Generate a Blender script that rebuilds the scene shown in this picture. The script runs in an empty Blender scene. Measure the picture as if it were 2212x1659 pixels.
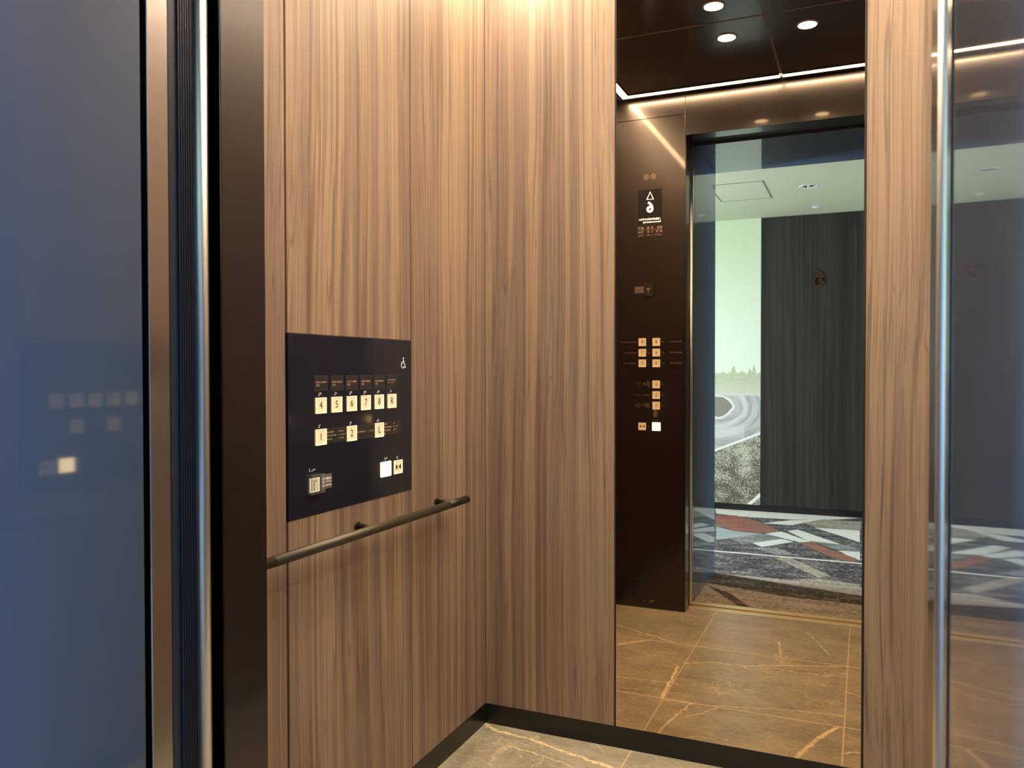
import bpy, bmesh, math, random
from mathutils import Matrix, Vector
S = bpy.context.scene
COL = S.collection
random.seed(7)
PI = math.pi

# ------------------------------------------------------------------ dimensions (metres)
D = 2.24            # rear wall of the car
XL, XR = -1.0645, 0.3885
XC = (XL + XR) / 2
YF = 0.8636         # inner face of the car's front wall
YC = (YF + D) / 2
HC = 2.31           # car ceiling
XE, XE2 = -0.732, 0.056     # door opening
HD = 2.1245         # door head
YJ = 0.087          # lobby face of the landing wall
YB = -1.9704        # lobby's opposite wall
HL = 2.2447         # lobby ceiling
LX0, LX1 = -2.5, 2.6        # lobby ends

# ------------------------------------------------------------------ node helper
class V:
    def __init__(s, t, sock): s.t, s.s = t, sock
    def _m(s, op, o=None, o2=None):
        n = s.t.nodes.new('ShaderNodeMath'); n.operation = op
        for i, x in enumerate((s, o, o2)):
            if x is None: continue
            if isinstance(x, V): s.t.links.new(x.s, n.inputs[i])
            else: n.inputs[i].default_value = x
        return V(s.t, n.outputs[0])
    def __add__(s, o): return s._m('ADD', o)
    def __sub__(s, o): return s._m('SUBTRACT', o)
    def __mul__(s, o): return s._m('MULTIPLY', o)
    def __truediv__(s, o): return s._m('DIVIDE', o)
    def gt(s, o): return s._m('GREATER_THAN', o)
    def lt(s, o): return s._m('LESS_THAN', o)
    def abs(s): return s._m('ABSOLUTE')
    def min(s, o): return s._m('MINIMUM', o)
    def max(s, o): return s._m('MAXIMUM', o)
    def pow(s, o): return s._m('POWER', o)
    def inv(s): return (s * -1.0) + 1.0
    def clamp(s):
        n = s.t.nodes.new('ShaderNodeClamp'); s.t.links.new(s.s, n.inputs[0]); return V(s.t, n.outputs[0])
    def ramp(s, a, b, lo=0.0, hi=1.0):
        n = s.t.nodes.new('ShaderNodeMapRange'); n.interpolation_type = 'SMOOTHSTEP'
        s.t.links.new(s.s, n.inputs[0])
        n.inputs[1].default_value = a; n.inputs[2].default_value = b
        n.inputs[3].default_value = lo; n.inputs[4].default_value = hi
        return V(s.t, n.outputs[0])

def pos(t):
    n = t.nodes.new('ShaderNodeTexCoord')
    sp = t.nodes.new('ShaderNodeSeparateXYZ'); t.links.new(n.outputs['Object'], sp.inputs[0])
    return V(t, sp.outputs[0]), V(t, sp.outputs[1]), V(t, sp.outputs[2])

def comb(t, x, y, z):
    n = t.nodes.new('ShaderNodeCombineXYZ')
    for i, v in enumerate((x, y, z)):
        if isinstance(v, V): t.links.new(v.s, n.inputs[i])
        else: n.inputs[i].default_value = v
    return n.outputs[0]

def noise(t, vec, scale=1.0, detail=2.0, rough=0.5, dist=0.0):
    n = t.nodes.new('ShaderNodeTexNoise')
    t.links.new(vec, n.inputs['Vector'])
    n.inputs['Scale'].default_value = scale; n.inputs['Detail'].default_value = detail
    n.inputs['Roughness'].default_value = rough; n.inputs['Distortion'].default_value = dist
    return V(t, n.outputs[0])

def mix(t, f, a, b):
    n = t.nodes.new('ShaderNodeMix'); n.data_type = 'RGBA'
    t.links.new(f.s, n.inputs[0]) if isinstance(f, V) else setattr(n.inputs[0], 'default_value', f)
    for i, c in ((6, a), (7, b)):
        if isinstance(c, (tuple, list)): n.inputs[i].default_value = (*c, 1)
        else: t.links.new(c, n.inputs[i])
    return n.outputs[2]

def mat(name, color=(.5, .5, .5), rough=.5, metal=0.0, spec=.5, coat=0.0, coat_rough=.03, emit=None, es=0.0, trans=0.0, ior=1.45):
    m = bpy.data.materials.new(name); m.use_nodes = True
    b = m.node_tree.nodes['Principled BSDF']
    b.inputs['Base Color'].default_value = (*color, 1)
    b.inputs['Roughness'].default_value = rough
    b.inputs['Metallic'].default_value = metal
    b.inputs['Specular IOR Level'].default_value = spec
    b.inputs['Coat Weight'].default_value = coat
    b.inputs['Coat Roughness'].default_value = coat_rough
    b.inputs['Transmission Weight'].default_value = trans
    b.inputs['IOR'].default_value = ior
    if emit:
        b.inputs['Emission Color'].default_value = (*emit, 1); b.inputs['Emission Strength'].default_value = es
    return m

def tree(m): return m.node_tree, m.node_tree.nodes['Principled BSDF']
M = {}

# ------------------------------------------------------------------ materials
def wood_material(name, dark, mid, light, rough=.42, line=.5, seed=0.0):
    m = mat(name, rough=rough, spec=.4); t, b = tree(m)
    x, y, z = pos(t)
    x = x + seed; y = y + seed * 1.7
    w = noise(t, comb(t, x * 2.6, y * 2.6, z * .50), 1, 2) - .5
    w2 = noise(t, comb(t, x * 10, y * 10, z * .7), 1, 1) - .5
    xs = x + w * .085 + w2 * .016; ys = y + w * .085 + w2 * .016
    broad = noise(t, comb(t, xs * 7, ys * 7, z * .10), 1, 1)
    band = noise(t, comb(t, xs * 30, ys * 30, z * .20), 1, 2, .55)
    band2 = noise(t, comb(t, xs * 70 + 4.0, ys * 70, z * .24), 1, 2, .55)
    fine = noise(t, comb(t, xs * 210, ys * 210, z * .36), 1, 3, .65)
    pore = noise(t, comb(t, xs * 520, ys * 520, z * 7), 1, 1)
    c = mix(t, (band * .7 + broad * .45 - .075).ramp(.40, .60), mid, light)
    c = mix(t, band2.ramp(.50, .66) * .55, c, dark)
    c = mix(t, fine.ramp(.46, .70) * .42, c, dark)
    c = mix(t, fine.ramp(.50, .30) * .28, c, light)
    c = mix(t, pore.ramp(.60, .76) * .22, c, dark)
    ln = noise(t, comb(t, xs * 19, ys * 19, z * .20), 1, 1.5)
    lines = ((ln - .5).abs().ramp(.0, .010)).inv() * line
    ln2 = noise(t, comb(t, xs * 43 + 3.3, ys * 43, z * .28), 1, 1)
    lines = (lines + ((ln2 - .53).abs().ramp(.0, .010)).inv() * (line * .7)).clamp()
    c = mix(t, lines, c, tuple(q * .55 for q in dark))
    t.links.new(c, b.inputs['Base Color'])
    r = fine * .12 + (rough - .06)
    t.links.new(r.s, b.inputs['Roughness'])
    return m

M['wood'] = wood_material('walnut_veneer', (.112, .074, .060), (.230, .160, .131), (.345, .250, .186), rough=.45, line=.42)
M['lobby_wood'] = wood_material('dark_lobby_wood', (.013, .0115, .0095), (.024, .021, .0175), (.041, .037, .031), rough=.5, line=.3, seed=5.0)

def steel(name, col, rough, coat=1.0, cr=.03):
    m = mat(name, col, rough, 1.0, coat=coat, coat_rough=cr); t, b = tree(m)
    x, y, z = pos(t)
    n = noise(t, comb(t, x * 900, y * 900, z * 900), 1, 1)
    r = n * .06 + (rough - .03)
    t.links.new(r.s, b.inputs['Roughness'])
    return m
M['steel'] = steel('dark_bronze_steel', (.070, .070, .080), .31, .4, .06)
M['jamb'] = mat('polished_steel_blue_sheen', (.060, .102, .182), .5, 0, .3, coat=1.0, coat_rough=.04)  # blue sheen of the lobby light put into the base colour
M['panel'] = mat('black_control_panel', (.006, .011, .028), .22, 0, .5, coat=.6, coat_rough=.07)
M['gap'] = mat('shadow_gap_black', (.012, .011, .012), .6)
M['black'] = mat('black_baseboard', (.010, .010, .011), .28, 0, .5)
M['rubber'] = mat('black_rubber', (.022, .036, .060), .32)
M['nose'] = mat('satin_aluminium', (.78, .78, .78), .38, 1.0)
M['door_edge'] = mat('bronze_door_edge', (.50, .49, .52), .2, 1.0)
M['sill'] = mat('brass_toned_sill', (.95, .80, .52), .36, .60)
M['mirror'] = mat('bronze_mirror', (.62, .475, .335), 0.0, 1.0)
M['ceiling'] = mat('dark_gloss_ceiling', (.042, .035, .030), .24, 0, .5, coat=.3, coat_rough=.1)
M['ceiling_line'] = mat('ceiling_joint', (.13, .11, .095), .45)
M['led'] = mat('led_strip', (.9, .85, .75), .5, emit=(1, .80, .54), es=108)
M['lens'] = mat('downlight_lens', (.9, .88, .8), .4, emit=(1, .82, .55), es=25)
M['ring'] = mat('downlight_ring', (.25, .2, .15), .35, 1.0)
M['btn'] = mat('cream_button', (.62, .52, .36), .35, emit=(1, .78, .46), es=.50)
M['btn_rim'] = mat('clear_button_rim', (.80, .74, .6), .2, emit=(1, .82, .52), es=.62)
M['btn_lit'] = mat('lit_button', (.9, .8, .6), .4, emit=(1, .72, .34), es=14)
M['ink'] = mat('dark_ink', (.035, .025, .018), .6)
M['white_print'] = mat('white_print', (.75, .72, .68), .5, emit=(1, .93, .82), es=.25)
M['bronze_print'] = mat('bronze_print', (.42, .32, .26), .5)
M['grey_print'] = mat('warm_grey_print', (.48, .38, .28), .5)
M['plate'] = mat('smoked_label_plate', (.030, .029, .032), .30, 0, .5)
M['plate_dark'] = mat('dark_label_plate', (.013, .011, .011), .32)
M['plate_grey'] = mat('grey_label_plate', (.13, .11, .105), .4)
M['screen'] = mat('display_glass', (.012, .012, .016), .12, emit=(.8, .9, 1), es=.022)
M['pixel'] = mat('display_light', (.9, .95, .95), .5, emit=(.86, .98, 1), es=2.2)
M['acrylic'] = mat('clear_acrylic', (.9, .93, .95), .05, 0, .5, trans=.95, ior=1.30)
M['rail'] = mat('brushed_bronze_rail', (.105, .095, .076), .52, .9)
M['rail_end'] = mat('dark_rail_end', (.055, .05, .045), .5, .9)
M['copper'] = mat('copper_sign', (.34, .15, .085), .34, 1.0)
M['white_ceiling'] = mat('lobby_ceiling_paint', (.50, .52, .37), .8)
M['fixture'] = mat('white_fixture', (.62, .63, .60), .5)
M['frame'] = mat('window_frame_metal', (.06, .06, .065), .4)
M['lobby_plaster'] = mat('lobby_plaster', (.75, .76, .76), .8)

# stone floor with grout joints and pale veins
def seg_vein(t, x, y, pts, w, wob):
    out = None
    for (x0, y0), (x1, y1) in zip(pts, pts[1:]):
        dx, dy = x1 - x0, y1 - y0; L = math.hypot(dx, dy); ux, uy = dx / L, dy / L
        a = (x - x0) * ux + (y - y0) * uy
        d = ((x - x0) * (-uy) + (y - y0) * ux + wob).abs()
        m_ = d.ramp(w * .35, w, 1.0, 0.0) * a.gt(-.004) * a.lt(L + .004)
        out = m_ if out is None else out.max(m_)
    return out

def stone_material():
    m = mat('brown_stone_tile', rough=.3, spec=.5); t, b = tree(m)
    x, y, z = pos(t)
    n1 = noise(t, comb(t, x * 5, y * 9, 0.0), 1, 5, .62)
    n2 = noise(t, comb(t, x * 40, y * 70, 0.0), 1, 4, .65)
    n3 = noise(t, comb(t, x * 3, y * 3, 4.0), 1, 2)
    f = (n1 * .55 + n2 * .45).clamp()
    c = mix(t, f.ramp(.32, .68), (.26, .23, .172), (.47, .425, .33))
    c = mix(t, n2.ramp(.62, .78) * .45, c, (.60, .54, .43))
    wob = (noise(t, comb(t, x * 26, y * 26, 1.0), 1, 5, .65) - .5) * .034
    veins = None
    for pts, w in [
        (((-1.06, 2.231), (-1.003, 2.2), (-.904, 2.191), (-.809, 2.166), (-.692, 2.135), (-.627, 2.118)), .009),
        (((-.936, 2.126), (-.853, 2.113), (-.764, 2.095), (-.70, 2.07)), .003),
        (((-.561, 2.13), (-.542, 1.975), (-.511, 1.842)), .005),
        (((-.507, 1.96), (-.474, 1.917), (-.424, 1.842)), .003),
        (((-.18, 2.13), (-.115, 1.937), (-.067, 1.842)), .009),
        (((-.959, 1.154), (-.832, 1.216), (-.687, 1.283)), .004),
        (((-.93, 1.44), (-.835, 1.333), (-.788, 1.292)), .008),
        (((-.604, 1.494), (-.517, 1.443), (-.396, 1.435), (-.267, 1.369), (-.0515, 1.292)), .004),
        (((-.305, 1.412), (-.22, 1.427), (-.0515, 1.406)), .003),
        (((-.307, 1.111), (-.285, 1.29)), .004),
        (((-.622, 1.534), (-.615, 1.65), (-.612, 1.842)), .008),
        (((-.604, 1.85), (-.46, 1.842), (-.231, 1.777), (-.0515, 1.754)), .003),
        (((-.209, .939), (-.115, 1.193)), .003),
        (((-.0515, 2.02), (.05, 1.97), (.2, 1.9)), .004),
        (((-.0515, 1.55), (.1, 1.61), (.35, 1.6)), .004),
        (((.0, 1.29), (.15, 1.1), (.3, 1.02)), .006),
        (((-1.0, 1.84), (-.8, 1.72), (-.604, 1.70)), .003)]:
        v = seg_vein(t, x, y, pts, w, wob); veins = v if veins is None else veins.max(v)
    patch = noise(t, comb(t, x * 55, y * 55, 2.0), 1, 3, .6).ramp(.36, .56)
    veins = veins * (patch * .62 + .38)
    hair = noise(t, comb(t, x * 4.2 + n3 * .8, y * 4.2, 7.0), 1, 5, .55)
    hair = (hair - .5).abs().ramp(0, .010, .42, 0.0) * n3.ramp(.42, .58)
    c = mix(t, veins.max(hair), c, (.88, .74, .46))
    g = None
    for k in range(-1, 3):
        d = ((x - (-.604 + .5525 * (k - 0)))  .abs()).ramp(.0014, .0032, 1, 0); g = d if g is None else g.max(d)
    for k in range(0, 4):
        g = g.max(((y - (.737 + .5525 * k)).abs()).ramp(.0022, .0048, 1, 0))
    c = mix(t, g * .85, c, (.70, .58, .39))
    t.links.new(c, b.inputs['Base Color'])
    r = n2 * .16 + .24
    t.links.new((r + g * .2).s, b.inputs['Roughness'])
    return m
M['stone'] = stone_material()

def carpet_material(name, lo, hi, a, b_, sy=150, sx=40):
    m = mat(name, rough=.95, spec=.15); t, b = tree(m)
    x, y, z = pos(t)
    n = noise(t, comb(t, x * sx, y * sy, 0.0), 1, 4, .75)
    n2 = noise(t, comb(t, x * 6, y * 14, 3.0), 1, 2)
    f = (n * .8 + n2 * .2).ramp(a, b_)
    t.links.new(mix(t, f, lo, hi), b.inputs['Base Color'])
    return m
M['c_dark'] = carpet_material('carpet_charcoal', (.042, .040, .046), (.56, .54, .52), .49, .64)
M['c_mid'] = carpet_material('carpet_grey', (.085, .085, .09), (.42, .41, .40), .42, .60)
M['c_blue'] = carpet_material('carpet_blue_grey', (.20, .23, .26), (.46, .49, .51), .36, .62)
M['c_pale'] = carpet_material('carpet_pale', (.55, .55, .54), (.74, .73, .71), .3, .6)
M['c_cream'] = carpet_material('carpet_cream', (.66, .62, .58), (.80, .77, .73), .3, .6)
M['c_rust'] = carpet_material('carpet_rust', (.25, .095, .07), (.42, .25, .20), .4, .75)
M['c_beige'] = carpet_material('carpet_beige', (.19, .16, .135), (.50, .45, .39), .40, .60)
M['c_brown'] = carpet_material('carpet_brown', (.050, .043, .038), (.34, .29, .24), .48, .64)

# printed photograph of a bend in a road (lobby wall)
def mural_material():
    m = mat('printed_road_photo', rough=.55, spec=.3); t, b = tree(m)
    x, y, z = pos(t)
    c = mix(t, z.ramp(1.1, 2.2), (.80, .86, .74), (.64, .74, .52))
    tn = noise(t, comb(t, x * 26, 0.0, 0.0), 1, 4, .7)
    tn2 = noise(t, comb(t, x * 70, z * 45, 0.0), 1, 3, .7)
    spike = (((x + .934) / .022).abs()).inv().max(0.0) * .07
    spike = spike.max((((x + .780) / .018).abs()).inv().max(0.0) * .055).max((((x + .812) / .014).abs()).inv().max(0.0) * .04)
    top = tn * .13 + tn2 * .03 + spike + .99
    tr = mix(t, tn2.ramp(.35, .65), (.47, .50, .33), (.60, .63, .46))
    tr = mix(t, z.ramp(.90, 1.04), (.62, .63, .50), tr)
    c = mix(t, (top - z).ramp(0, .012), c, tr)
    # road
    rx = x + 1.07; rz = z - .80
    r1 = ((rx / .13).pow(2.0) + (rz / .085).pow(2.0)).pow(.5)
    r1 = r1 + (noise(t, comb(t, x * 9, z * 16, 5.0), 1, 3) - .5) * .35
    streak = noise(t, comb(t, r1 * 4, x * 4, z * 3), 1, 3, .6)
    road = mix(t, streak.ramp(.35, .65), (.36, .36, .35), (.58, .58, .56))
    road = mix(t, (r1 - 1.75).abs().ramp(.0, .3, .6, 0), road, (.76, .76, .72))
    road = mix(t, (r1 - 2.75).abs().ramp(.0, .3, .3, 0), road, (.70, .70, .68))
    road = mix(t, (r1 - 1.0).abs().ramp(.05, .12, 1, 0), road, (.80, .80, .76))
    road = mix(t, r1.lt(.93), road, (.27, .26, .22))
    road = mix(t, z.ramp(.875, .90), road, (.66, .67, .60))
    road = mix(t, (z - .60).abs().ramp(.0, .1, .5, 0) * x.lt(-.85), road, (.74, .75, .72))
    c = mix(t, z.lt(.907), c, road)
    # verge below the painted line
    ln = (x + 1.0585) * .416 + .4627 - z
    gn = noise(t, comb(t, x * 75, z * 110, 0.0), 1, 4, .7)
    gn2 = noise(t, comb(t, x * 10, z * 14, 0.0), 1, 2)
    gr = mix(t, (gn * .85 + gn2 * .3 - .07 - (z.ramp(.05, .5, .06, 0.0))).ramp(.42, .60), (.10, .095, .065), (.62, .62, .50))
    c = mix(t, ln.gt(.0), c, gr)
    c = mix(t, ln.abs().lt(.009), c, (.86, .87, .84))
    rl = (x + .8276) * .92 + .0483 - z
    c = mix(t, rl.gt(.0), c, mix(t, gn.ramp(.45, .55), (.12, .12, .10), (.45, .45, .40)))
    c = mix(t, (rl - .012).abs().lt(.016), c, (.82, .83, .80))
    t.links.new(c, b.inputs['Base Color'])
    return m
M['mural'] = mural_material()

# ------------------------------------------------------------------ mesh builder
class MB:
    def __init__(s): s.bm = bmesh.new(); s.mi = 0
    def _faces(s, vs, fs):
        v = [s.bm.verts.new(p) for p in vs]
        for f in fs:
            fc = s.bm.faces.new([v[i] for i in f]); fc.material_index = s.mi
        return v
    def box(s, x0, x1, y0, y1, z0, z1):
        s._faces([(x0, y0, z0), (x1, y0, z0), (x1, y1, z0), (x0, y1, z0), (x0, y0, z1), (x1, y0, z1), (x1, y1, z1), (x0, y1, z1)],
                 [(0, 3, 2, 1), (4, 5, 6, 7), (0, 1, 5, 4), (1, 2, 6, 5), (2, 3, 7, 6), (3, 0, 4, 7)])
        return s
    def prism(s, poly, a, b, axis='z'):
        """poly: 2D outline extruded from a to b. axis z: (x,y); y: (x,z); x: (y,z)"""
        def P(p, h):
            return (p[0], p[1], h) if axis == 'z' else (p[0], h, p[1]) if axis == 'y' else (h, p[0], p[1])
        n = len(poly)
        s._faces([P(p, a) for p in poly] + [P(p, b) for p in poly],
                 [tuple(range(n)), tuple(range(2 * n - 1, n - 1, -1))] + [(i, n + i, n + (i + 1) % n, (i + 1) % n) for i in range(n)])
        return s
    def cyl(s, p0, p1, r0, r1=None, n=24, caps=True):
        r1 = r0 if r1 is None else r1
        p0, p1 = Vector(p0), Vector(p1); d = (p1 - p0).normalized()
        u = d.orthogonal().normalized(); w = d.cross(u)
        a = [p0 + (u * math.cos(2 * PI * i / n) + w * math.sin(2 * PI * i / n)) * r0 for i in range(n)]
        c = [p1 + (u * math.cos(2 * PI * i / n) + w * math.sin(2 * PI * i / n)) * r1 for i in range(n)]
        fs = [(i, (i + 1) % n, n + (i + 1) % n, n + i) for i in range(n)]
        if caps: fs += [tuple(range(n - 1, -1, -1)), tuple(range(n, 2 * n))]
        s._faces(a + c, fs); return s
    def lathe(s, c, prof, n=40):
        """prof: (r, z) rings round a vertical axis at c"""
        vs = []; fs = []
        for r, z in prof:
            vs += [(c[0] + r * math.cos(2 * PI * i / n), c[1] + r * math.sin(2 * PI * i / n), c[2] + z) for i in range(n)]
        for k in range(len(prof) - 1):
            fs += [(k * n + i, k * n + (i + 1) % n, (k + 1) * n + (i + 1) % n, (k + 1) * n + i) for i in range(n)]
        s._faces(vs, fs); return s
    def disc(s, c, r, nrm='z', h=.0005, n=24):
        c = Vector(c); d = {'z': Vector((0, 0, -h)), 'y': Vector((0, -h, 0))}[nrm]
        return s.cyl(c, c + d, r, r, n)
    def stroke(s, pts, w, y0=0.0, h=.0008, closed=False):
        """flat ribbon in the local XZ plane, facing -Y"""
        pts = [Vector((p[0], p[1])) for p in pts]; n = len(pts)
        L, R = [], []
        for i in range(n):
            a = pts[i - 1] if (i > 0 or closed) else pts[i]
            b = pts[(i + 1) % n] if (i < n - 1 or closed) else pts[i]
            d = (b - a).normalized(); nn = Vector((-d.y, d.x))
            L.append(pts[i] + nn * w / 2); R.append(pts[i] - nn * w / 2)
        m = n if closed else n - 1
        for i in range(m):
            j = (i + 1) % n
            s.prism([tuple(L[i]), tuple(R[i]), tuple(R[j]), tuple(L[j])], y0, y0 - h, 'y')
        return s
    def text(s, body, size, u, v, y=0.0, align='CENTER', h=.0004, xs=1.0, bold=0.0):
        cu = bpy.data.curves.new('text', 'FONT'); cu.body = body; cu.size = size; cu.extrude = h / 2
        cu.align_x = align; cu.align_y = 'CENTER'; cu.offset = bold; cu.resolution_u = 3
        o = bpy.data.objects.new('text', cu); COL.objects.link(o)
        dg = bpy.context.evaluated_depsgraph_get(); dg.update()
        me = bpy.data.meshes.new_from_object(o.evaluated_get(dg))
        mt = Matrix(((xs, 0, 0, u), (0, 0, -1, y - h / 2), (0, 1, 0, v), (0, 0, 0, 1)))
        me.transform(mt)
        k = len(s.bm.faces); s.bm.from_mesh(me); s.bm.faces.ensure_lookup_table()
        for f in s.bm.faces[k:]: f.material_index = s.mi
        bpy.data.objects.remove(o); bpy.data.curves.remove(cu); bpy.data.meshes.remove(me)
        return s
    def build(s, name, mats, parent=None, bevel=0.0, smooth=False, segs=2):
        bmesh.ops.recalc_face_normals(s.bm, faces=s.bm.faces)
        me = bpy.data.meshes.new(name); s.bm.to_mesh(me); s.bm.free()
        for m in (mats if isinstance(mats, (list, tuple)) else [mats]): me.materials.append(m)
        o = bpy.data.objects.new(name, me); COL.objects.link(o)
        if parent: o.parent = parent
        if smooth:
            for p in me.polygons: p.use_smooth = True
        if bevel:
            b = o.modifiers.new('bevel', 'BEVEL'); b.width = bevel; b.segments = segs; b.limit_method = 'ANGLE'; b.angle_limit = .7
        return o

def box(name, m, x0, x1, y0, y1, z0, z1, parent=None, bevel=0.0):
    return MB().box(x0, x1, y0, y1, z0, z1).build(name, m, parent, bevel)
def structure(o): o['kind'] = 'structure'; return o
def tag(o, label, cat, group=None):
    o['label'] = label; o['category'] = cat
    if group: o['group'] = group
    return o
def thing(name, loc, rz, label, cat, group=None):
    o = bpy.data.objects.new(name, None); COL.objects.link(o)
    o.empty_display_size = .05; o.location = loc; o.rotation_euler = (0, 0, rz)
    return tag(o, label, cat, group)
def dup(root, loc, rz, label, group=None):
    r = root.copy(); COL.objects.link(r); r.location = loc; r.rotation_euler = (0, 0, rz); r['label'] = label
    if group: r['group'] = group
    for ch in list(root.children):
        c = ch.copy(); COL.objects.link(c); c.parent = r
        for g in list(ch.children):
            d = g.copy(); COL.objects.link(d); d.parent = c
    return r

# ------------------------------------------------------------------ the car: shell
structure(box('floor', M['stone'], XL - .02, XR + .02, .785, D + .02, -.04, 0))
wl = structure(box('wall_left', M['gap'], XL - .05, XL - .012, .79, D + .05, 0, HC))
SM0, SM1, SM2, SM3 = 1.3088, 1.3150, 1.7985, 1.8018
PZ0, PZ1 = .7796, 1.1594
def side_panels(parent, sx):
    # sx: +1 left wall, -1 right wall (turned half a turn about the car's centre)
    def bx(y0, y1, z0, z1, th=.012):
        if sx > 0: return MB().box(XL - th, XL, y0, y1, z0, z1)
        return MB().box(XR, XR + th, 2 * YC - y1, 2 * YC - y0, z0, z1)
    for y0, y1, z0, z1 in ((YF + .002, SM0, .06, HC), (SM1, SM2, PZ1 + .0006, HC), (SM1, SM2, .06, PZ0 - .0006), (SM3, D - .001, .06, HC)):
        if sx < 0 and y0 < YF + .01: y0 = 2 * YC - D
        if sx < 0 and y1 > D - .01: y1 = 2 * YC - YF - .002
        bx(y0, y1, z0, z1).build('wood_panel', M['wood'], parent, .0008, segs=1)
side_panels(wl, 1)
wr = structure(box('wall_right', M['gap'], XR + .012, XR + .05, .79, D + .05, 0, HC))
side_panels(wr, -1)
XM0, XM1 = -.6508, -.0040
wb = structure(box('wall_back', M['gap'], XL - .05, XR + .05, D + .012, D + .05, 0, HC))
MB().box(XL, XM0 - .0045, D, D + .012, .06, HC).build('wood_panel', M['wood'], wb, .0008, segs=1)
MB().box(XM1 + .0035, XR, D, D + .012, .06, HC).build('wood_panel', M['wood'], wb, .0008, segs=1)
structure(box('baseboard_left', M['black'], XL - .010, XL + .0015, YF, D, 0, .0604))
structure(box('baseboard_right', M['black'], XR - .0015, XR + .010, YF, D, 0, .0604))
structure(box('baseboard_back', M['black'], XL, XR, D - .0015, D + .010, 0, .0604))
mr = thing('mirror', (XM0 + .32, D, .0604), 0, 'tall bronze-tinted mirror between two walnut panels on the rear wall', 'mirror')
lx0, lx1 = XM0 - (XM0 + .32), XM1 - (XM0 + .32)
MB().box(lx0, lx1, .0005, .008, .001, HC - .0604).build('mirror_glass', M['mirror'], mr)
MB().box(lx0 - .0045, lx0, -.0005, .010, 0, HC - .0604).build('edge_trim', M['gap'], mr)
MB().box(lx1, lx1 + .0060, -.0005, .010, 0, HC - .0604).build('edge_trim', M['gap'], mr)

# ceiling with joints
ce = structure(box('ceiling', M['ceiling'], XL - .02, XR + .02, .78, D + .02, HC, HC + .03))
MB().box(XC - .0045 + .013, XC + .0045 + .013, YF, D, HC - .0008, HC).build('joint_strip', M['ceiling_line'], ce)
MB().box(XL, XR, YC - .0045, YC + .0045, HC - .0008, HC).build('joint_strip', M['ceiling_line'], ce)

# perimeter LED strips, two lengths along each wall
def led(x0, x1, y0, y1, label):
    cx, cy = (x0 + x1) / 2, (y0 + y1) / 2
    r = thing('led_strip_light', (cx, cy, HC), 0, label, 'strip light', 'LED strips round the lift ceiling')
    MB().box(x0 - cx, x1 - cx, y0 - cy, y1 - cy, -.004, 0).build('diffuser', M['led'], r)
    e = .0025
    q = MB()
    if x1 - x0 > y1 - y0:
        q.box(x0 - cx, x1 - cx, y0 - cy - e, y0 - cy, -.005, 0).box(x0 - cx, x1 - cx, y1 - cy, y1 - cy + e, -.005, 0)
    else:
        q.box(x0 - cx - e, x0 - cx, y0 - cy, y1 - cy, -.005, 0).box(x1 - cx, x1 - cx + e, y0 - cy, y1 - cy, -.005, 0)
    q.build('channel', M['gap'], r)
ox, oy, w_ = .058, .046, .030
gx = XC + .013
led(XL + ox, gx - .006, YF + oy, YF + oy + w_, 'glowing warm ceiling strip over the operating panel column, door side')
led(gx + .006, XR - ox, YF + oy, YF + oy + w_, 'glowing warm ceiling strip over the lift doorway, right of the joint')
led(XL + ox, gx - .006, D - oy - w_, D - oy, 'warm ceiling strip above the rear mirror, left half')
led(gx + .006, XR - ox, D - oy - w_, D - oy, 'warm ceiling strip above the rear mirror, right half')
yi0, yi1 = YF + oy + w_ + .001, D - oy - w_ - .001
led(XL + ox, XL + ox + w_, yi0, YC - .006, 'warm ceiling strip above the left wood wall, nearer the doors')
led(XL + ox, XL + ox + w_, YC + .006, yi1, 'warm ceiling strip above the left wood wall, nearer the mirror')
led(XR - ox - w_, XR - ox, yi0, YC - .006, 'warm ceiling strip above the right wood wall, nearer the doors')
led(XR - ox - w_, XR - ox, YC + .006, yi1, 'warm ceiling strip above the right wood wall, nearer the mirror')

# four downlights
def downlight_parts(r):
    MB().lathe((0, 0, 0), [(.0315, .0), (.0315, -.003), (.0375, -.003), (.0385, 0)]).build('trim_ring', M['ring'], r, smooth=False)
    MB().disc((0, 0, -.0005), .0315, 'z', .0012, 40).build('lens', M['lens'], r)
dls = [(-.473, 1.408), (-.193, 1.408), (-.473, 1.690), (-.193, 1.690)]
dlab = ['round downlight in the lift ceiling, lower left of the square of four in the mirror',
        'round downlight in the lift ceiling, right of the joint in the mirror',
        'round downlight in the lift ceiling, topmost one seen in the mirror',
        'round downlight in the lift ceiling, mirror side, right of the long joint']
d0 = None
for (x, y), lb in zip(dls, dlab):
    if d0 is None:
        d0 = thing('downlight', (x, y, HC), 0, lb, 'ceiling light', 'downlights in the lift ceiling'); downlight_parts(d0)
    else: dup(d0, (x, y, HC), 0, lb)
    L = bpy.data.lights.new('downlight_lamp', 'AREA'); L.shape = 'DISK'; L.size = .062
    L.energy = DL_W = 2.9; L.color = (1, .78, .53); L.spread = math.radians(150)
    lo = bpy.data.objects.new('downlight_lamp', L); COL.objects.link(lo); lo.location = (x, y, HC - .004)

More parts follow.
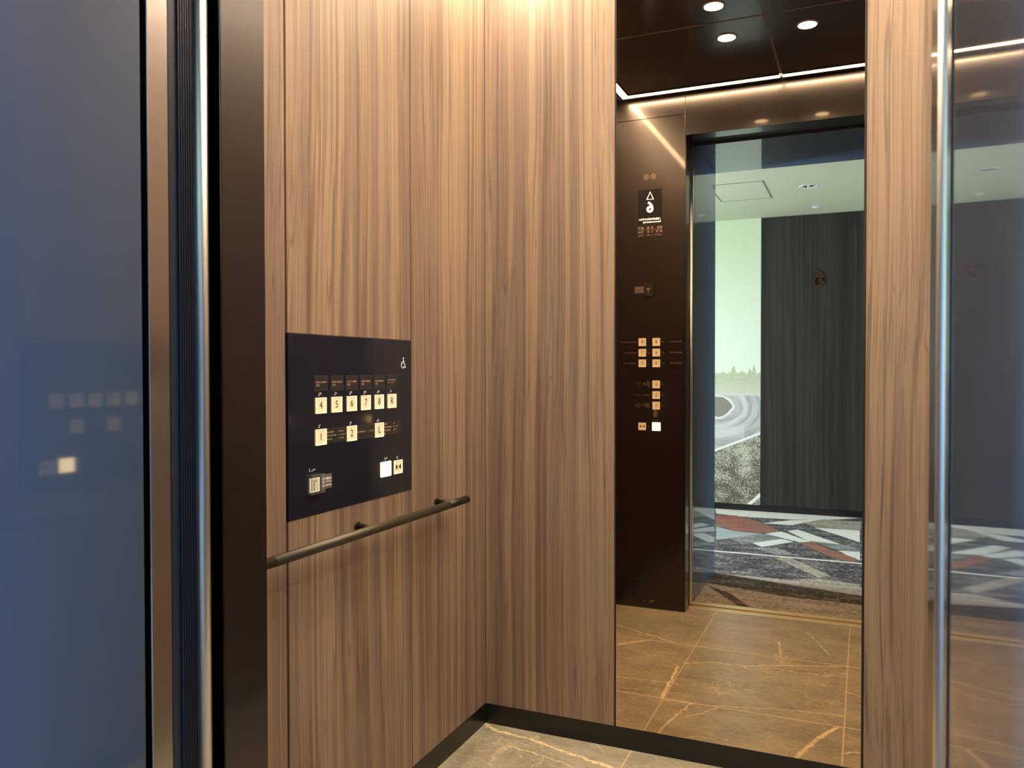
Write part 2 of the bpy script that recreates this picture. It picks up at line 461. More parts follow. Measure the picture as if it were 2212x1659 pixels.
# front wall: two return columns and the transom
def column(name, x0, x1):
    o = structure(MB().box(x0, x1, .78, YF - .003, 0, HC).build(name, M['steel'], None, .0015))
    return o
column('wall_front_left', XL - .03, XE)
column('wall_front_right', XE2, XR + .03)
tr = structure(box('wall_front_top', M['steel'], XE, XE2, .78, YF - .003, HD, HC))
MB().box(XE - .0022, XE2 + .0022, YF - .003, YF, HD, HC).build('transom_plate', M['steel'], tr, .0008, segs=1)
for nm, x0, x1 in (('wall_front_left', XL + .0015, XE - .0037), ('wall_front_right', XE2 + .0037, XR - .0015)):
    MB().box(x0, x1, YF - .003, YF, 2.2195, HC).build('upper_plate', M['steel'], bpy.data.objects[nm], .0008, segs=1)

# ------------------------------------------------------------------ braille helper
BR = {'4': ('3456', '145'), '5': ('3456', '15'), '6': ('3456', '124'), '7': ('3456', '1245'), '8': ('3456', '125'), '1': ('3456', '1'), '2': ('3456', '12'),
      'R': ('1235',), 'L': ('56', '123', '2'), 'open': ('135', '24'), 'close': ('246', '13'), 'sos': ('123', '36', '235', '2')}
def braille(b, key, u, v, y=0.0, g=.0024, r=.00095):
    cells = BR[key]; w = len(cells) * g * 2.6
    for i, c in enumerate(cells):
        cu = u - w / 2 + (i + .3) * g * 2.6
        for d in c:
            k = int(d) - 1
            b.cyl((cu + (k // 3) * g, y, v + g - (k % 3) * g), (cu + (k // 3) * g, y - .0008, v + g - (k % 3) * g), r, r * .6, 8)

def push_button(parent, u0, u1, v0, v1, key, num=None, lit=False, depth=.0042, fs=.0165):
    """tray-shaped button: a bright rim round a slightly sunk face carrying the numeral"""
    cu, cv = (u0 + u1) / 2, (v0 + v1) / 2; t = .0014
    q = MB()
    if lit:
        q.box(u0, u1, -depth, 0, v0, v1)
        return q.build('door_open_button', M['btn_lit'], parent, .001)
    q.box(u0, u0 + t, -depth, 0, v0, v1).box(u1 - t, u1, -depth, 0, v0, v1)
    q.box(u0 + t, u1 - t, -depth, 0, v0, v0 + t).box(u0 + t, u1 - t, -depth, 0, v1 - t, v1)
    q.mi = 1
    q.box(u0 + t, u1 - t, -depth + .0016, 0, v0 + t, v1 - t)
    b = q.build({'close': 'door_close_button', 'sos': 'emergency_button'}.get(key, 'floor_button'), [M['btn_rim'], M['btn']], parent)
    fy = -depth + .0016
    n = MB()
    if key == 'close':
        s = (u1 - u0) * .16
        n.prism([(cu - s * 2, cv + s * 1.2), (cu - s * 2, cv - s * 1.2), (cu - s * .4, cv)], fy, fy - .0004, 'y')
        n.prism([(cu + s * 2, cv + s * 1.2), (cu + s * 2, cv - s * 1.2), (cu + s * .4, cv)], fy, fy - .0004, 'y')
        n.box(cu - .0003, cu + .0003, fy - .0004, fy, cv - s * 1.3, cv + s * 1.3)
        n.build('close_symbol', M['ink'], b)
    elif key == 'sos':
        n.text('SOS', .0062, cu, cv + .0075, fy)
        pts = [(cu + .004 * math.cos(a) * .55 - .001, cv - .004 + .0065 * math.sin(a)) for a in [PI * .62 + i * PI * .76 / 10 for i in range(11)]]
        n.stroke(pts, .0017, fy, .0004)
        n.disc((pts[0][0] + .0006, fy, pts[0][1]), .0016, 'y'); n.disc((pts[-1][0] + .0006, fy, pts[-1][1]), .0016, 'y')
        n.build('receiver_symbol', M['ink'], b)
    else:
        n.text(num, fs, cu, cv, fy, xs=.92).build('numeral', M['ink'], b)
    return b

# ------------------------------------------------------------------ low control panel (left wall), its twin on the right wall
PB = (SM1 + SM2) / 2
cp = thing('wheelchair_control_panel', (XL, PB, PZ0), PI / 2, 'low black control panel with lit open button on the left wood wall', 'control panel', 'low control panels on the side walls')
def U(y): return y - PB
def W(z): return z - PZ0
ph = PZ1 - PZ0; pw = SM2 - SM1
MB().box(-pw / 2, pw / 2, -.0015, .012, 0, ph).build('faceplate', M['panel'], cp, .0006, segs=1)
F = -.0015
for k, (a, b_) in enumerate(((1.3975, 1.4471), (1.4541, 1.5037), (1.5095, 1.5589), (1.5658, 1.6150), (1.6228, 1.6715), (1.6797, 1.7280))):
    o = MB().box(U(a), U(b_), F - .0010, F, W(1.0406), W(1.0729)).build('label_plate', M['plate'], cp, .0007, segs=1)
    q = MB()
    if k < 5:
        q.text('GUEST ROOMS', .0056, U(a) + .0062, W(1.0590), F - .001, 'LEFT', xs=.95)
        q.text('客室', .0062, U(a) + .0062, W(1.0520), F - .001, 'LEFT')
    else:
        q.text('ROOFTOP SPACE', .0050, U(a) + .0055, W(1.0605), F - .001, 'LEFT', xs=.92)
        q.text('ルーフトップ', .0046, U(a) + .0055, W(1.0545), F - .001, 'LEFT')
    q.build('lettering', M['bronze_print'], o)
row1 = ((1.4023, 1.4384, '4'), (1.4586, 1.4953, '5'), (1.5155, 1.5520, '6'), (1.5715, 1.6085, '7'), (1.6284, 1.6649, '8'), (1.6846, 1.7215, 'R'))
row2 = ((1.4017, 1.4383, '1'), (1.5151, 1.5514, '2'), (1.6285, 1.6644, 'L'))
for a, b_, k in row1: push_button_ = push_button(cp, U(a), U(b_), W(.9925), W(1.0265), k, k, fs=.0225)
for a, b_, k in row2: push_button(cp, U(a), U(b_), W(.9250), W(.9592), k, k, fs=.0225)
for (a, b_), rows in (((1.4389, 1.5146), (('BALLROOM', 'ボールルーム'), ('MEETING ROOM', 'ミーティングルーム'), ('MUSEUM', 'ミュージアム'))),
                      ((1.5520, 1.6280), (('MUSEUM LOBBY', 'ミュージアムロビー'),)),
                      ((1.6650, 1.7432), (('LOBBY', 'ロビー'), ('LOBBY LOUNGE', 'ロビーラウンジ'), ('RESTAURANTS', 'レストラン'), ('BAR', 'バー')))):
    o = MB().box(U(a), U(b_), F - .0008, F, W(.9268), W(.9586)).build('label_plate', M['plate'], cp, .0006, segs=1)
    q = MB(); n = len(rows)
    for i, (en, ja) in enumerate(rows):
        v = W(.9427 + ((n - 1) / 2 - i) * .0076)
        q.text(en, .0048, U(a) + .003, v, F - .0008, 'LEFT', xs=.92)
        q.text(ja, .0042, U(a) + .0435, v, F - .0008, 'LEFT', xs=.82)
    q.build('lettering', M['bronze_print'], o)
for k, u, v in [(k, U((a + b_) / 2) - .003, W(1.0335)) for a, b_, k in row1] + [(k, U((a + b_) / 2) - .003, W(.9655)) for a, b_, k in row2] + [('open', U(1.676), W(.8705)), ('close', U(1.729), W(.8685)), ('sos', U(1.392), W(.8757))]:
    q = MB(); braille(q, k, u, v, F); q.build('braille_mark', M['white_print'], cp)
push_button(cp, U(1.6545), U(1.6965), W(.8275), W(.8632), 'open', lit=True)
push_button(cp, U(1.7130), U(1.7498), W(.8280), W(.8613), 'close')
push_button(cp, U(1.3815), U(1.4120), W(.8282), W(.8580), 'sos')
# clear flip cover over the call button: top, two sides, front
q = MB(); a, b_, z0, z1, dp = U(1.3740), U(1.4197), W(.8250), W(.8640), .011
q.box(a, b_, F - dp, F, z1, z1 + .0012).box(a, a + .0012, F - dp, F, z0, z1).box(b_ - .0012, b_, F - dp, F, z0, z1).box(a, b_, F - dp - .0012, F - dp, z0, z1 + .0012)
q.build('clear_cover', M['acrylic'], cp)
o = MB().box(U(1.4205), U(1.4582), F - .0012, F, W(.8295), W(.8606)).build('call_label_plate', M['plate_grey'], cp, .0006, segs=1)
q = MB()
q.text('非常の場合は', .0064, U(1.4225), W(.8515), F - .0012, 'LEFT', xs=.86); q.text('押して下さい', .0064, U(1.4225), W(.8445), F - .0012, 'LEFT', xs=.86)
q.text('EMERGENCY CALL', .0048, U(1.4225), W(.8372), F - .0012, 'LEFT', xs=.82)
q.build('lettering', M['white_print'], o)
# wheelchair symbol
q = MB(); cu, z0 = U(1.7575), W(1.0900); h = .0270
q.disc((cu + .0010, F, z0 + h * .93), h * .085, 'y', .0005, 16)
q.stroke([(cu + .0008, z0 + h * .80), (cu + .0016, z0 + h * .42), (cu + .0072, z0 + h * .42), (cu + .0098, z0 + h * .06), (cu + .0124, z0 + h * .08)], .0022, F, .0006)
q.stroke([(cu + .0012, z0 + h * .62), (cu + .0068, z0 + h * .62)], .0016, F, .0006)
q.stroke([(cu - .0012 + .0074 * math.cos(t_), z0 + h * .30 + .0078 * math.sin(t_)) for t_ in [PI * .62 + i * PI * 1.22 / 16 for i in range(17)]], .0021, F, .0006)
q.build('wheelchair_symbol', M['white_print'], cp)
dup(cp, (XR, 2 * YC - PB, PZ0), -PI / 2, 'low black control panel with lit open button on the right wood wall')

# ------------------------------------------------------------------ handrails
hr = thing('handrail', (XL, YC, 0), PI / 2, 'round bronze handrail below the black control panel on the left wood wall', 'handrail', 'handrails on the side walls')
HX, HZ, HR = -.051, .7258, .0106
e0, e1, j0, j1 = 1.094 - YC, 2.016 - YC, 1.207 - YC, 1.903 - YC
MB().cyl((j0, HX, HZ), (j1, HX, HZ), HR, n=32).build('rail', M['rail'], hr, smooth=False)
for a, b_ in ((e0, j0), (e1, j1)):
    s_ = 1 if b_ > a else -1
    q = MB().cyl((a + s_ * .003, HX, HZ), (b_, HX, HZ), HR * .97, n=32).cyl((a, HX, HZ), (a + s_ * .003, HX, HZ), HR * .72, HR * .97, n=32)
    q.build('end_cap', M['rail_end'], hr)
for yp in (1.929, 1.555, 1.181):
    q = MB().cyl((yp - YC, 0.0, HZ + .0015), (yp - YC, HX, HZ), .0075, n=20).cyl((yp - YC, 0, HZ + .0015), (yp - YC, -.004, HZ + .0015), .0105, n=20)
    q.build('wall_post', M['rail_end'], hr)
for o in hr.children:
    for p in o.data.polygons: p.use_smooth = len(p.vertices) == 4
dup(hr, (XR, YC, 0), -PI / 2, 'round bronze handrail below the control panel on the right wood wall')

# ------------------------------------------------------------------ car operating panel (front column, seen in the mirror) and its twin
CX0, CX1 = XL + .0015, XE - .0037
CCX = (CX0 + CX1) / 2
op = thing('car_operating_panel', (CCX, YF, 0), PI, 'full-height dark steel operating panel with floor display, reflected at the mirror edge', 'control panel', 'operating panels beside the lift doorway')
def X_(x): return CCX - x
MB().box(X_(CX1), X_(CX0), 0, .003, .0, 2.2180).build('faceplate', M['steel'], op, .0008, segs=1)
# indicator
o = MB().box(X_(-.8325), X_(-.9592), -.0008, 0, 1.6735, 1.9377).build('indicator_plate', M['steel'], op, .0006, segs=1)
MB().box(X_(-.8393), X_(-.9476), -.0014, -.0008, 1.7463, 1.9000).build('screen', M['screen'], o)
q = MB(); cu = X_(-.8925)
q.stroke([(cu - .0150, 1.8550), (cu + .0150, 1.8550), (cu, 1.8880)], .0055, -.0014, .0004, closed=True)
q.text('6', .066, cu + .0005, 1.8175, -.0014, bold=.0022, xs=1.0)
q.build('arrow_and_floor', M['pixel'], o)
q = MB()
q.text('ご利用の階を選んで下さい', .0098, X_(-.8432), 1.7652, -.0014, 'LEFT', xs=.86, bold=.0004)
q.text('Please use elevator key', .0090, X_(-.8432), 1.7530, -.0014, 'LEFT', xs=.97, bold=.0005)
q.build('message_text', M['pixel'], o)
q = MB()
for ru, tx in ((-.8425, '用'), (-.8555, '途'), (-.8835, '定'), (-.9015, '員'), (-.9280, '積'), (-.9425, '載')): q.text(tx, .0125, X_(ru) , 1.7262, -.0008, bold=.0003)
for ru, tx in ((-.8425, '乗'), (-.8600, '用'), (-.8835, '11'), (-.9015, '名')): q.text(tx, .0115, X_(ru), 1.7090, -.0008, bold=.0003)
q.text('750kg', .0115, X_(-.9355), 1.7090, -.0008, bold=.0002)
q.text('PASSENGER', .0072, X_(-.8400), 1.6938, -.0008, 'LEFT', xs=.86); q.text('11', .0100, X_(-.8835), 1.6938, -.0008); q.text('PERS', .0080, X_(-.9010), 1.6938, -.0008, xs=.9); q.text('750kg', .0112, X_(-.9355), 1.6938, -.0008)
q.box(X_(-.8400), X_(-.9500), -.0011, -.0008, 1.7178, 1.7188)
q.build('rating_text', M['grey_print'], o)
# two pictograms above the indicator: a cabin outline with a figure
for cxp in (-.9107, -.8785):
    cu = X_(cxp); q = MB()
    q.stroke([(cu - .0095, 1.9500), (cu - .0095, 1.9635), (cu, 1.9690), (cu + .0095, 1.9635), (cu + .0095, 1.9500)], .0028, 0, .0005)
    q.box(cu - .0024, cu + .0024, -.0005, 0, 1.9490, 1.9580); q.disc((cu, 0, 1.9605), .0024, 'y', .0005, 12)
    q.box(cu - .0100, cu + .0100, -.0005, 0, 1.9452, 1.9466)
    q.build('pictogram', M['grey_print'], op)
MB().box(X_(-.8456), X_(-.9425), -.0004, .001, 1.5155, 1.5178).build('speaker_slot', M['gap'], op)
o = MB().box(X_(-.8767), X_(-.9178), -.0085, 0, 1.4172, 1.4762).build('intercom_button', M['plate'], op, .0012)
q = MB(); cu = X_(-.8985)
q.text('SOS', .0085, cu, 1.4512, -.0085, bold=.0004)
q.stroke([(cu + .0006, 1.4460), (cu - .0012, 1.4420), (cu - .0008, 1.4370), (cu + .0014, 1.4335)], .0026, -.0085, .0004)
q.build('receiver_symbol', M['grey_print'], o)
o = MB().box(X_(-.9201), X_(-.9648), -.0008, 0, 1.4326, 1.4645).build('label_plate', M['plate_grey'], op)
q = MB()
q.text('非常の場合は', .0068, X_(-.9235), 1.4567, -.0008, 'LEFT', xs=.86); q.text('押して下さい', .0068, X_(-.9235), 1.4488, -.0008, 'LEFT', xs=.86)
q.text('EMERGENCY CALL', .0052, X_(-.9235), 1.4408, -.0008, 'LEFT', xs=.80)
q.build('lettering', M['grey_print'], o)
btns = {'8': (-.8463, -.8799, 1.1939, 1.2290), 'R': (-.9107, -.9437, 1.1940, 1.2290), '6': (-.8462, -.8798, 1.1463, 1.1807), '7': (-.9106, -.9436, 1.1461, 1.1803),
        '4': (-.8461, -.8797, 1.0980, 1.1324), '5': (-.9106, -.9435, 1.0982, 1.1326), 'L': (-.8467, -.8796, 1.0031, 1.0371), '2': (-.8466, -.8795, .9547, .9887), '1': (-.8465, -.8794, .9070, .9412)}
for k, (a, b_, z0, z1) in btns.items(): push_button(op, X_(a), X_(b_), z0, z1, k, k, fs=.0195)
push_button(op, X_(-.9109), X_(-.9443), .8120, .8450, 'close')
push_button(op, X_(-.8440), X_(-.8810), .8105, .8475, 'open', lit=True)
for k, u, v in [(k, X_(a) - .0105, (z0 + z1) / 2) for k, (a, b_, z0, z1) in btns.items()] + [('close', X_(-.9109) - .0085, .8285), ('open', X_(-.8625), .8560)]:
    q = MB(); braille(q, k, u, v, 0, .0026, .0009); q.build('braille_mark', M['grey_print'], op)
for k, en, ja in (('8', 'GUEST ROOMS', '客室'), ('6', 'GUEST ROOMS', '客室'), ('4', 'GUEST ROOMS', '客室')):
    z = (btns[k][2] + btns[k][3]) / 2
    o = MB().box(X_(-.7440), X_(-.8210), -.0005, 0, z - .0175, z + .0175).build('label_plate', M['plate_dark'], op)
    MB().text(en, .0058, X_(-.7470), z, -.0005, 'LEFT').text(ja, .0058, X_(-.7900), z, -.0005, 'LEFT').build('lettering', M['bronze_print'], o)
for k, en, ja in (('R', 'ROOFTOP SPACE', 'ルーフトップ'), ('7', 'GUEST ROOMS', '客室'), ('5', 'GUEST ROOMS', '客室')):
    z = (btns[k][2] + btns[k][3]) / 2
    o = MB().box(X_(-.9540), X_(-1.0310), -.0005, 0, z - .0175, z + .0175).build('label_plate', M['plate_dark'], op)
    MB().text(en, .0058, X_(-.9565), z, -.0005, 'LEFT').text(ja, .0055, X_(-1.0040), z, -.0005, 'LEFT', xs=.8).build('lettering', M['bronze_print'], o)
for k, rows in (('L', (('LOBBY', 'ロビー'), ('LOBBY LOUNGE', 'ロビーラウンジ'), ('RESTAURANTS', 'レストラン'), ('BAR', 'バー'))), ('2', (('MUSEUM LOBBY', 'ミュージアムロビー'),)), ('1', (('BALLROOM', 'ボールルーム'), ('MEETING ROOM', 'ミーティングルーム'), ('MUSEUM', 'ミュージアム')))):
    z = (btns[k][2] + btns[k][3]) / 2
    o = MB().box(X_(-.8905), X_(-.9720), -.0005, 0, z - .0170, z + .0170).build('label_plate', M['plate_dark'], op)
    q = MB(); n = len(rows)
    for i, (en, ja) in enumerate(rows):
        v = z + ((n - 1) / 2 - i) * .0072
        q.text(en, .0050, X_(-.8930), v, -.0005, 'LEFT', xs=.9).text(ja, .0045, X_(-.9350), v, -.0005, 'LEFT', xs=.75)
    q.build('lettering', M['bronze_print'], o)
o = MB().box(X_(-.8605), X_(-.9372), -.0006, 0, .0215, .0448).build('car_number_plate', M['plate'], op)
MB().text('NO.', .0150, X_(-.8852), .0333, -.0006).text('4', .0120, X_(-.9165), .0325, -.0006).build('lettering', M['grey_print'], o)
dup(op, (XC * 2 - CCX, YF, 0), PI, 'dark steel operating panel on the right-hand column beside the lift doorway')

# ------------------------------------------------------------------ doors, sills and landing frame
def leaf(name, xe, sgn, y0, y1, m, z1=2.135):
    # sgn -1: slides to the left, +1: to the right
    a, b_ = sorted((xe, xe + sgn * .42))
    return structure(MB().box(a, b_, y0, y1, .006, z1).build(name, m, None, .0012))
def round_nose(x, y, r, n=32): return [(x + r * math.cos(2 * PI * i / n), y + r * math.sin(2 * PI * i / n)) for i in range(n)]
for nm, xe, sg in (('door_1', XE + .0005, -1), ('door_2', .0610, 1)):
    o = leaf(nm, xe + sg * .001, sg, .7340, .7605, M['steel'])
    n_ = MB().prism(round_nose(xe, .7455, .0080), .006, 2.130).build('leading_edge', M['nose'], o)
    for p in n_.data.polygons: p.use_smooth = len(p.vertices) == 4
    q = MB(); xr = xe + sg * .0030
    a, b_ = sorted((xr, xr + sg * .03)); q.box(a, b_, .7005, .7345, .02, 2.12)
    for k in range(6):
        yy = .7130 + k * .0036; a, b_ = sorted((xr, xr - sg * .0028)); q.box(a, b_, yy, yy + .0014, .02, 2.12)
    q.build('ribbed_safety_strip', M['rubber'], o)
for nm, xe, sg in (('door_3', XE, -1), ('door_4', XE2 + .0002, 1)):
    o = leaf(nm, xe + sg * .0012, sg, .6690, .6985, M['steel'])
    a, b_ = sorted((xe, xe + sg * .0012)); MB().box(a, b_, .6685, .6975, .008, 2.13).build('polished_edge', M['door_edge'], o, .0006, segs=1)
def sill(name, y0, y1):
    q = MB(); w = y1 - y0; x0, x1 = XE - .45, XE2 + .45
    q.box(x0, x1, y0, y1, -.03, -.007)
    for a, b_ in ((0, .20), (.30, .62), (.70, 1.0)): q.box(x0, x1, y0 + w * a, y0 + w * b_, -.007, 0)
    o = structure(q.build(name, M['sill'], None, .0012, segs=2))
    for a, b_ in ((.20, .30), (.62, .70)): MB().box(x0, x1, y0 + w * a, y0 + w * b_, -.0070, -.0060).build('groove', M['gap'], o)
sill('trim_1', .6680, .7150); sill('trim_2', .7390, .7848)
structure(box('trim_3', M['gap'], XE - .46, XE2 + .46, .655, .79, -.12, -.06))
structure(box('light_block_left', M['gap'], XE - .48, XE - .46, .655, .79, -.12, HC + .03))  # unseen closer added to keep sky light out of the left door pocket
structure(box('light_block_right', M['gap'], XE2 + .46, XE2 + .48, .655, .79, -.12, HC + .03))  # same added light closer for the right door pocket
structure(box('trim_4', M['gap'], XE - .45, XE2 + .45, .6600, .779, HD + .014, HC + .03))
# landing jambs and head (polished dark steel lining, blue sheen in its colour)
structure(MB().box(XE - .03, XE, YJ, .6590, 0, HD + .03).build('trim_5', M['jamb'], None, .001))
structure(MB().prism([(.0440, YJ), (.0563, .6440), (.09, .6440), (.09, YJ)], 0, HD + .03).build('trim_6', M['jamb'], None, .001))
structure(MB().box(XE, .058, YJ, .6590, HD + .0025, HD + .03).build('trim_7', M['jamb'], None, .001))

# ------------------------------------------------------------------ lift lobby
structure(MB().box(LX0, XE - .03, YJ + .004, .655, 0, HL).build('wall_near_left', M['lobby_wood']))
structure(MB().box(.09, LX1, YJ + .004, .640, 0, HL).build('wall_near_right', M['lobby_wood']))
structure(MB().box(XE - .03, .09, YJ + .004, .655, HD + .03, HL + .1).build('wall_near_top', M['lobby_wood']))
MUX = -.7310
structure(box('wall_far', M['lobby_wood'], LX0, LX1, YB - .06, YB - .0005, 0, HL))
structure(box('ceiling_lobby', M['white_ceiling'], LX0, LX1, YB, YJ + .005, HL, HL + .04))
structure(box('baseboard_far', M['black'], LX0, LX1, YB, YB + .008, 0, .048))
mu = MB().box(LX0 + .25, MUX, YB, YB + .004, .048, HL - .0005).build('mural_print', M['mural'])
tag(mu, 'tall pale photo print of a curving road on the far lobby wall', 'picture')
sg_ = MB()
def ribbon(q, pts, ws, h):
    for (a, b_), (wa, wb) in zip(zip(pts, pts[1:]), zip(ws, ws[1:])):
        a, b_ = Vector(a), Vector(b_); d = (b_ - a).normalized(); nn = Vector((-d.y, d.x)); a = a - d * .0006; b_ = b_ + d * .0006
        q.prism([tuple(a + nn * wa / 2), tuple(a - nn * wa / 2), tuple(b_ - nn * wb / 2), tuple(b_ + nn * wb / 2)], 0, -h, 'y')
ring = [(.0010 + .0330 * math.cos(2 * PI * i / 36), -.0225 + .0345 * math.sin(2 * PI * i / 36)) for i in range(37)]
ribbon(sg_, ring, [.0085 + .0035 * abs(math.cos(2 * PI * i / 36)) for i in range(37)], .012)
tail = [(.0330 - .0650 * math.sin(u * PI / 2) ** .9, .0565 - .080 * (1 - math.cos(u * PI / 2))) for u in [i / 14 for i in range(15)]]
ribbon(sg_, tail, [.0045 + .0075 * min(1, i / 8) for i in range(15)], .012)
s6 = sg_.build('floor_number_sign', M['copper'])
s6.location = (-.318, YB + .003, 1.7665); s6.rotation_euler = (0, 0, PI)
tag(s6, 'raised copper numeral 6 mounted high on the dark wood lobby wall', 'sign')
# access hatch, downlight and small detector in the lobby ceiling
h_ = thing('ceiling_access_hatch', (-.745, -.975, HL), 0, 'square flush access hatch in the pale lobby ceiling', 'hatch')
q = MB(); a = .170; b2 = .268
for x0, x1, y0, y1 in ((-a, a, -b2, -b2 + .010), (-a, a, b2 - .010, b2), (-a, -a + .010, -b2, b2), (a - .010, a, -b2, b2)): q.box(x0, x1, y0, y1, -.0015, 0)
q.build('frame', mat('hatch_gap_frame', (.16, .16, .15), .6), h_)
MB().box(-a + .010, a - .010, -b2 + .010, b2 - .010, -.0010, 0).build('hatch_panel', M['white_ceiling'], h_)
def lobby_light(x, y, lab):
    r = thing('lobby_downlight', (x, y, HL), 0, lab, 'ceiling light', 'unlit downlights in the lobby ceiling')
    MB().lathe((0, 0, 0), [(.040, .0), (.040, -.004), (.055, -.005), (.059, -.001), (.059, 0)]).build('trim_ring', M['fixture'], r)
    MB().lathe((0, 0, 0), [(.0005, -.0005), (.040, -.0008)]).build('reflector', mat('unlit_reflector', (.35, .36, .33), .25, 1.0), r)
    MB().cyl((0, 0, 0), (0, 0, -.016), .010, .006, 16).build('lamp', M['fixture'], r)
    return r
ll = lobby_light(-.331, -.975, 'round unlit downlight in the pale lobby ceiling beside the access hatch')
dup(ll, (1.30, -.975, HL), 0, 'round unlit downlight in the lobby ceiling towards the right-hand end')
dup(ll, (-1.96, -.975, HL), 0, 'round unlit downlight in the lobby ceiling in front of the photo print')
q = MB().lathe((0, 0, 0), [(.0005, -.012), (.012, -.012), (.014, -.006), (.026, -.005), (.028, 0)])
sp = q.build('smoke_detector', M['fixture']); sp.location = (-.327, -1.684, HL)
tag(sp, 'small round white detector on the lobby ceiling close to the dark wood wall', 'detector')

# carpet: one mesh, each woven patch a face group of its own
mats = [M[k] for k in ('c_dark', 'c_mid', 'c_blue', 'c_pale', 'c_cream', 'c_rust', 'c_beige', 'c_brown')]
q = MB(); q.box(LX0, LX1, YB, YJ, -.04, 0); q.box(XE, XE2, YJ, .668, -.04, 0); q.box(XE - .03, XE, .5, .668, -.04, -.001)
lev = [0]
def patch(mi, pts, dx=0.0, fl=False):
    lev[0] += 1; z = .00010 * (1 + lev[0] % 14); q.mi = mi
    p = [((-.338 * 2 - x + dx) if fl else x + dx, y) for x, y in pts]
    p = [(min(max(x, LX0 + .01), LX1 - .01), max(y, YB + .01)) for x, y in p]
    q._faces([(x, y, z) for x, y in p], [tuple(range(len(p)))])
DES = [
 (4, ((-1.068, -1.96), (-.027, -1.955), (-.185, -1.828), (-.483, -1.7), (-.825, -1.68), (-1.025, -1.743))),
 (5, ((-1.016, -1.69), (-.876, -1.712), (-.691, -1.526), (-.532, -1.255), (-.542, -1.146), (-.663, -1.109), (-.802, -1.11), (-.951, -1.297))),
 (4, ((-.651, -1.475), (-.491, -1.662), (-.267, -1.81), (-.465, -1.472))),
 (6, ((-.40, -1.60), (-.25, -1.80), (-.02, -1.80), (-.02, -1.47), (-.30, -1.46))),
 (4, ((-.314, -1.441), (-.025, -1.456), (-.023, -1.048), (-.141, -1.216))),
 (0, ((-.294, -1.267), (-.141, -1.202), (-.023, -1.022), (-.022, -.846), (-.234, -1.065))),
 (3, ((-.474, -1.25), (-.409, -1.323), (-.124, -.927), (-.327, -.971))),
 (2, ((-.939, -1.222), (-.799, -1.095), (-.609, -1.088), (-.786, -.856), (-.864, -.768))),
 (1, ((-.79, -.85), (-.60, -1.09), (-.48, -.96), (-.64, -.757), (-.70, -.70))),
 (3, ((-.641, -.757), (-.484, -.958), (-.405, -.898), (-.572, -.664))),
 (3, ((-.599, -1.092), (-.506, -1.206), (-.306, -.94), (-.371, -.899))),
 (1, ((-.30, -.95), (-.12, -.93), (-.02, -.85), (-.02, -.76), (-.14, -.75))),
 (5, ((-.366, -.888), (-.296, -.944), (-.203, -.768), (-.038, -.561), (-.045, -.43), (-.191, -.562), (-.244, -.655))),
 (3, ((-.138, -.747), (-.021, -.773), (-.02, -.525), (-.082, -.609))),
 (6, ((-.464, -.389), (-.408, -.469), (-.16, -.086), (-.217, -.025))),
 (6, ((-.351, .080), (-.216, -.007), (-.017, .04), (-.016, .084))),
 (1, ((-.62, -.62), (-.50, -.70), (-.38, -.55), (-.46, -.47))),
]
for dx, fl in ((0.0, False), (1.05, False), (-1.05, False), (2.10, False), (-2.10, False)):
    for mi, pts in DES: patch(mi, pts, dx, fl)
    for i in range(5):     # rust threads across the pale stripe
        t_ = .2 + i * .16
        a = (-.599 + (-.506 + .599) * t_ + dx, -1.092 + (-1.206 + 1.092) * t_); b_ = (-.371 + (-.306 + .371) * t_ + dx, -.899 + (-.94 + .899) * t_)
        patch(5, ((a[0], a[1]), (a[0] + .006, a[1] - .006), (b_[0] + .006, b_[1] - .006), (b_[0], b_[1])))
q.mi = 4; q._faces([(x, y, .0016) for x, y in ((LX0 + .01, -.452), (LX1 - .01, -.452), (LX1 - .01, -.424), (LX0 + .01, -.424))], [(0, 1, 2, 3)])
for pts, mi in ((((-.731, .09), (.044, .09), (.054, .665), (-.731, .665)), 6), (((-.731, .088), (-.415, .166), (.046, .275), (.05, .43), (-.353, .417), (-.731, .310)), 7), (((-.73, .36), (-.692, .38), (-.589, .472), (-.476, .665), (-.53, .665), (-.642, .485)), 7)):
    q.mi = mi; lev[0] += 1; zz = .0004 + .0002 * lev[0] % 7 * .0001
    q._faces([(x, y, .0003 + .0002 * (mi == 7)) for x, y in pts], [tuple(range(len(pts)))])
fl_ = structure(q.build('floor_lobby', mats))

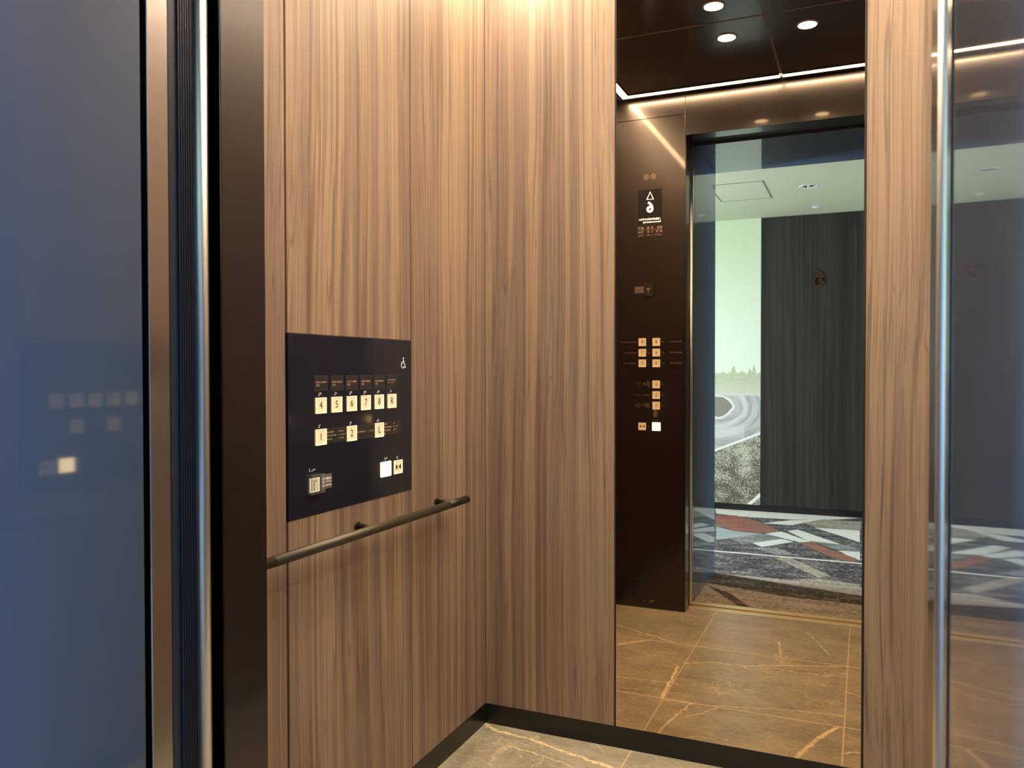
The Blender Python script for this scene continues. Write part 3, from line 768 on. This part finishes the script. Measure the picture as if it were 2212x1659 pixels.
# lobby end windows: frame, glass, daylight; the right one added to light the jamb
def end_window(n, x, sg, wy0, wy1, wz0, wz1, watts):
    """sg +1: at the right-hand end of the lobby, -1: at the left-hand end"""
    def X(a, b_): return (x + a, x + b_) if sg > 0 else (x - b_, x - a)
    q = MB().box(*X(0, .1), YB - .06, wy0, 0, HL).box(*X(0, .1), wy1, YJ + .01, 0, HL).box(*X(0, .1), wy0, wy1, 0, wz0).box(*X(0, .1), wy0, wy1, wz1, HL)
    structure(q.build('wall_side_right' if sg > 0 else 'wall_side_left', M['lobby_plaster']))
    q = MB(); ym = (wy0 + wy1) / 2
    for y0, y1, z0, z1 in ((wy0, wy0 + .04, wz0, wz1), (wy1 - .04, wy1, wz0, wz1), (wy0, wy1, wz0, wz0 + .04), (wy0, wy1, wz1 - .04, wz1), (ym - .02, ym + .02, wz0, wz1)): q.box(*X(.02, .07), y0, y1, z0, z1)
    wn = structure(q.build('window_%d' % n, M['frame']))
    MB().box(*X(.060, .064), wy0 + .04, wy1 - .04, wz0 + .04, wz1 - .04).build('pane', M['glass'], wn)
    L = bpy.data.lights.new('window_daylight', 'AREA'); L.shape = 'RECTANGLE'; L.size = wy1 - wy0 - .08; L.size_y = wz1 - wz0 - .08
    L.energy = watts; L.color = (.45, .69, 1.0)
    lo = bpy.data.objects.new('window_daylight', L); COL.objects.link(lo)
    lo.location = (x + sg * .012, ym, (wz0 + wz1) / 2)
    lo.rotation_euler = Matrix(((0, 0, sg), (sg, 0, 0), (0, 1, 0))).to_euler()   # shines into the lobby
M['glass'] = mat('window_glass', (1, 1, 1), 0, trans=1.0, ior=1.45)
end_window(1, LX0, -1, -.54, -.12, .10, 2.10, 250)
end_window(2, LX1, 1, -1.85, -.25, .10, 2.10, 200)  # unseen window added for blue light on the left jamb

# ------------------------------------------------------------------ world, camera, view
w = bpy.data.worlds.new('sky'); S.world = w; w.use_nodes = True
w.node_tree.nodes['Background'].inputs[0].default_value = (.55, .75, 1, 1); w.node_tree.nodes['Background'].inputs[1].default_value = .6
f, yaw, pitch, roll, h = 1751.1366, .410435, -.016761, -.0013214, 1.083793
fw = Vector((-math.sin(yaw) * math.cos(pitch), math.cos(yaw) * math.cos(pitch), math.sin(pitch)))
rt = Vector((math.cos(yaw), math.sin(yaw), 0)); up = rt.cross(fw)
r2 = rt * math.cos(roll) + up * math.sin(roll); u2 = -rt * math.sin(roll) + up * math.cos(roll)
cd = bpy.data.cameras.new('camera'); cd.sensor_width = 36; cd.sensor_fit = 'HORIZONTAL'; cd.lens = f / 2212 * 36
cd.clip_start = .01; cd.dof.use_dof = True; cd.dof.focus_distance = 2.0; cd.dof.aperture_fstop = 9.0
ca = bpy.data.objects.new('camera', cd); COL.objects.link(ca)
mw = Matrix((r2, u2, -fw)).transposed().to_4x4(); mw.translation = (0, 0, h); ca.matrix_world = mw
S.camera = ca
S.view_settings.view_transform = 'Standard'; S.view_settings.look = 'None'; S.view_settings.gamma = 1
S.view_settings.use_curve_mapping = False; S.view_settings.exposure = 0.0
S.cycles.max_bounces = 14; S.cycles.glossy_bounces = 8; S.cycles.diffuse_bounces = 5; S.cycles.transmission_bounces = 8
S.cycles.use_denoising = True
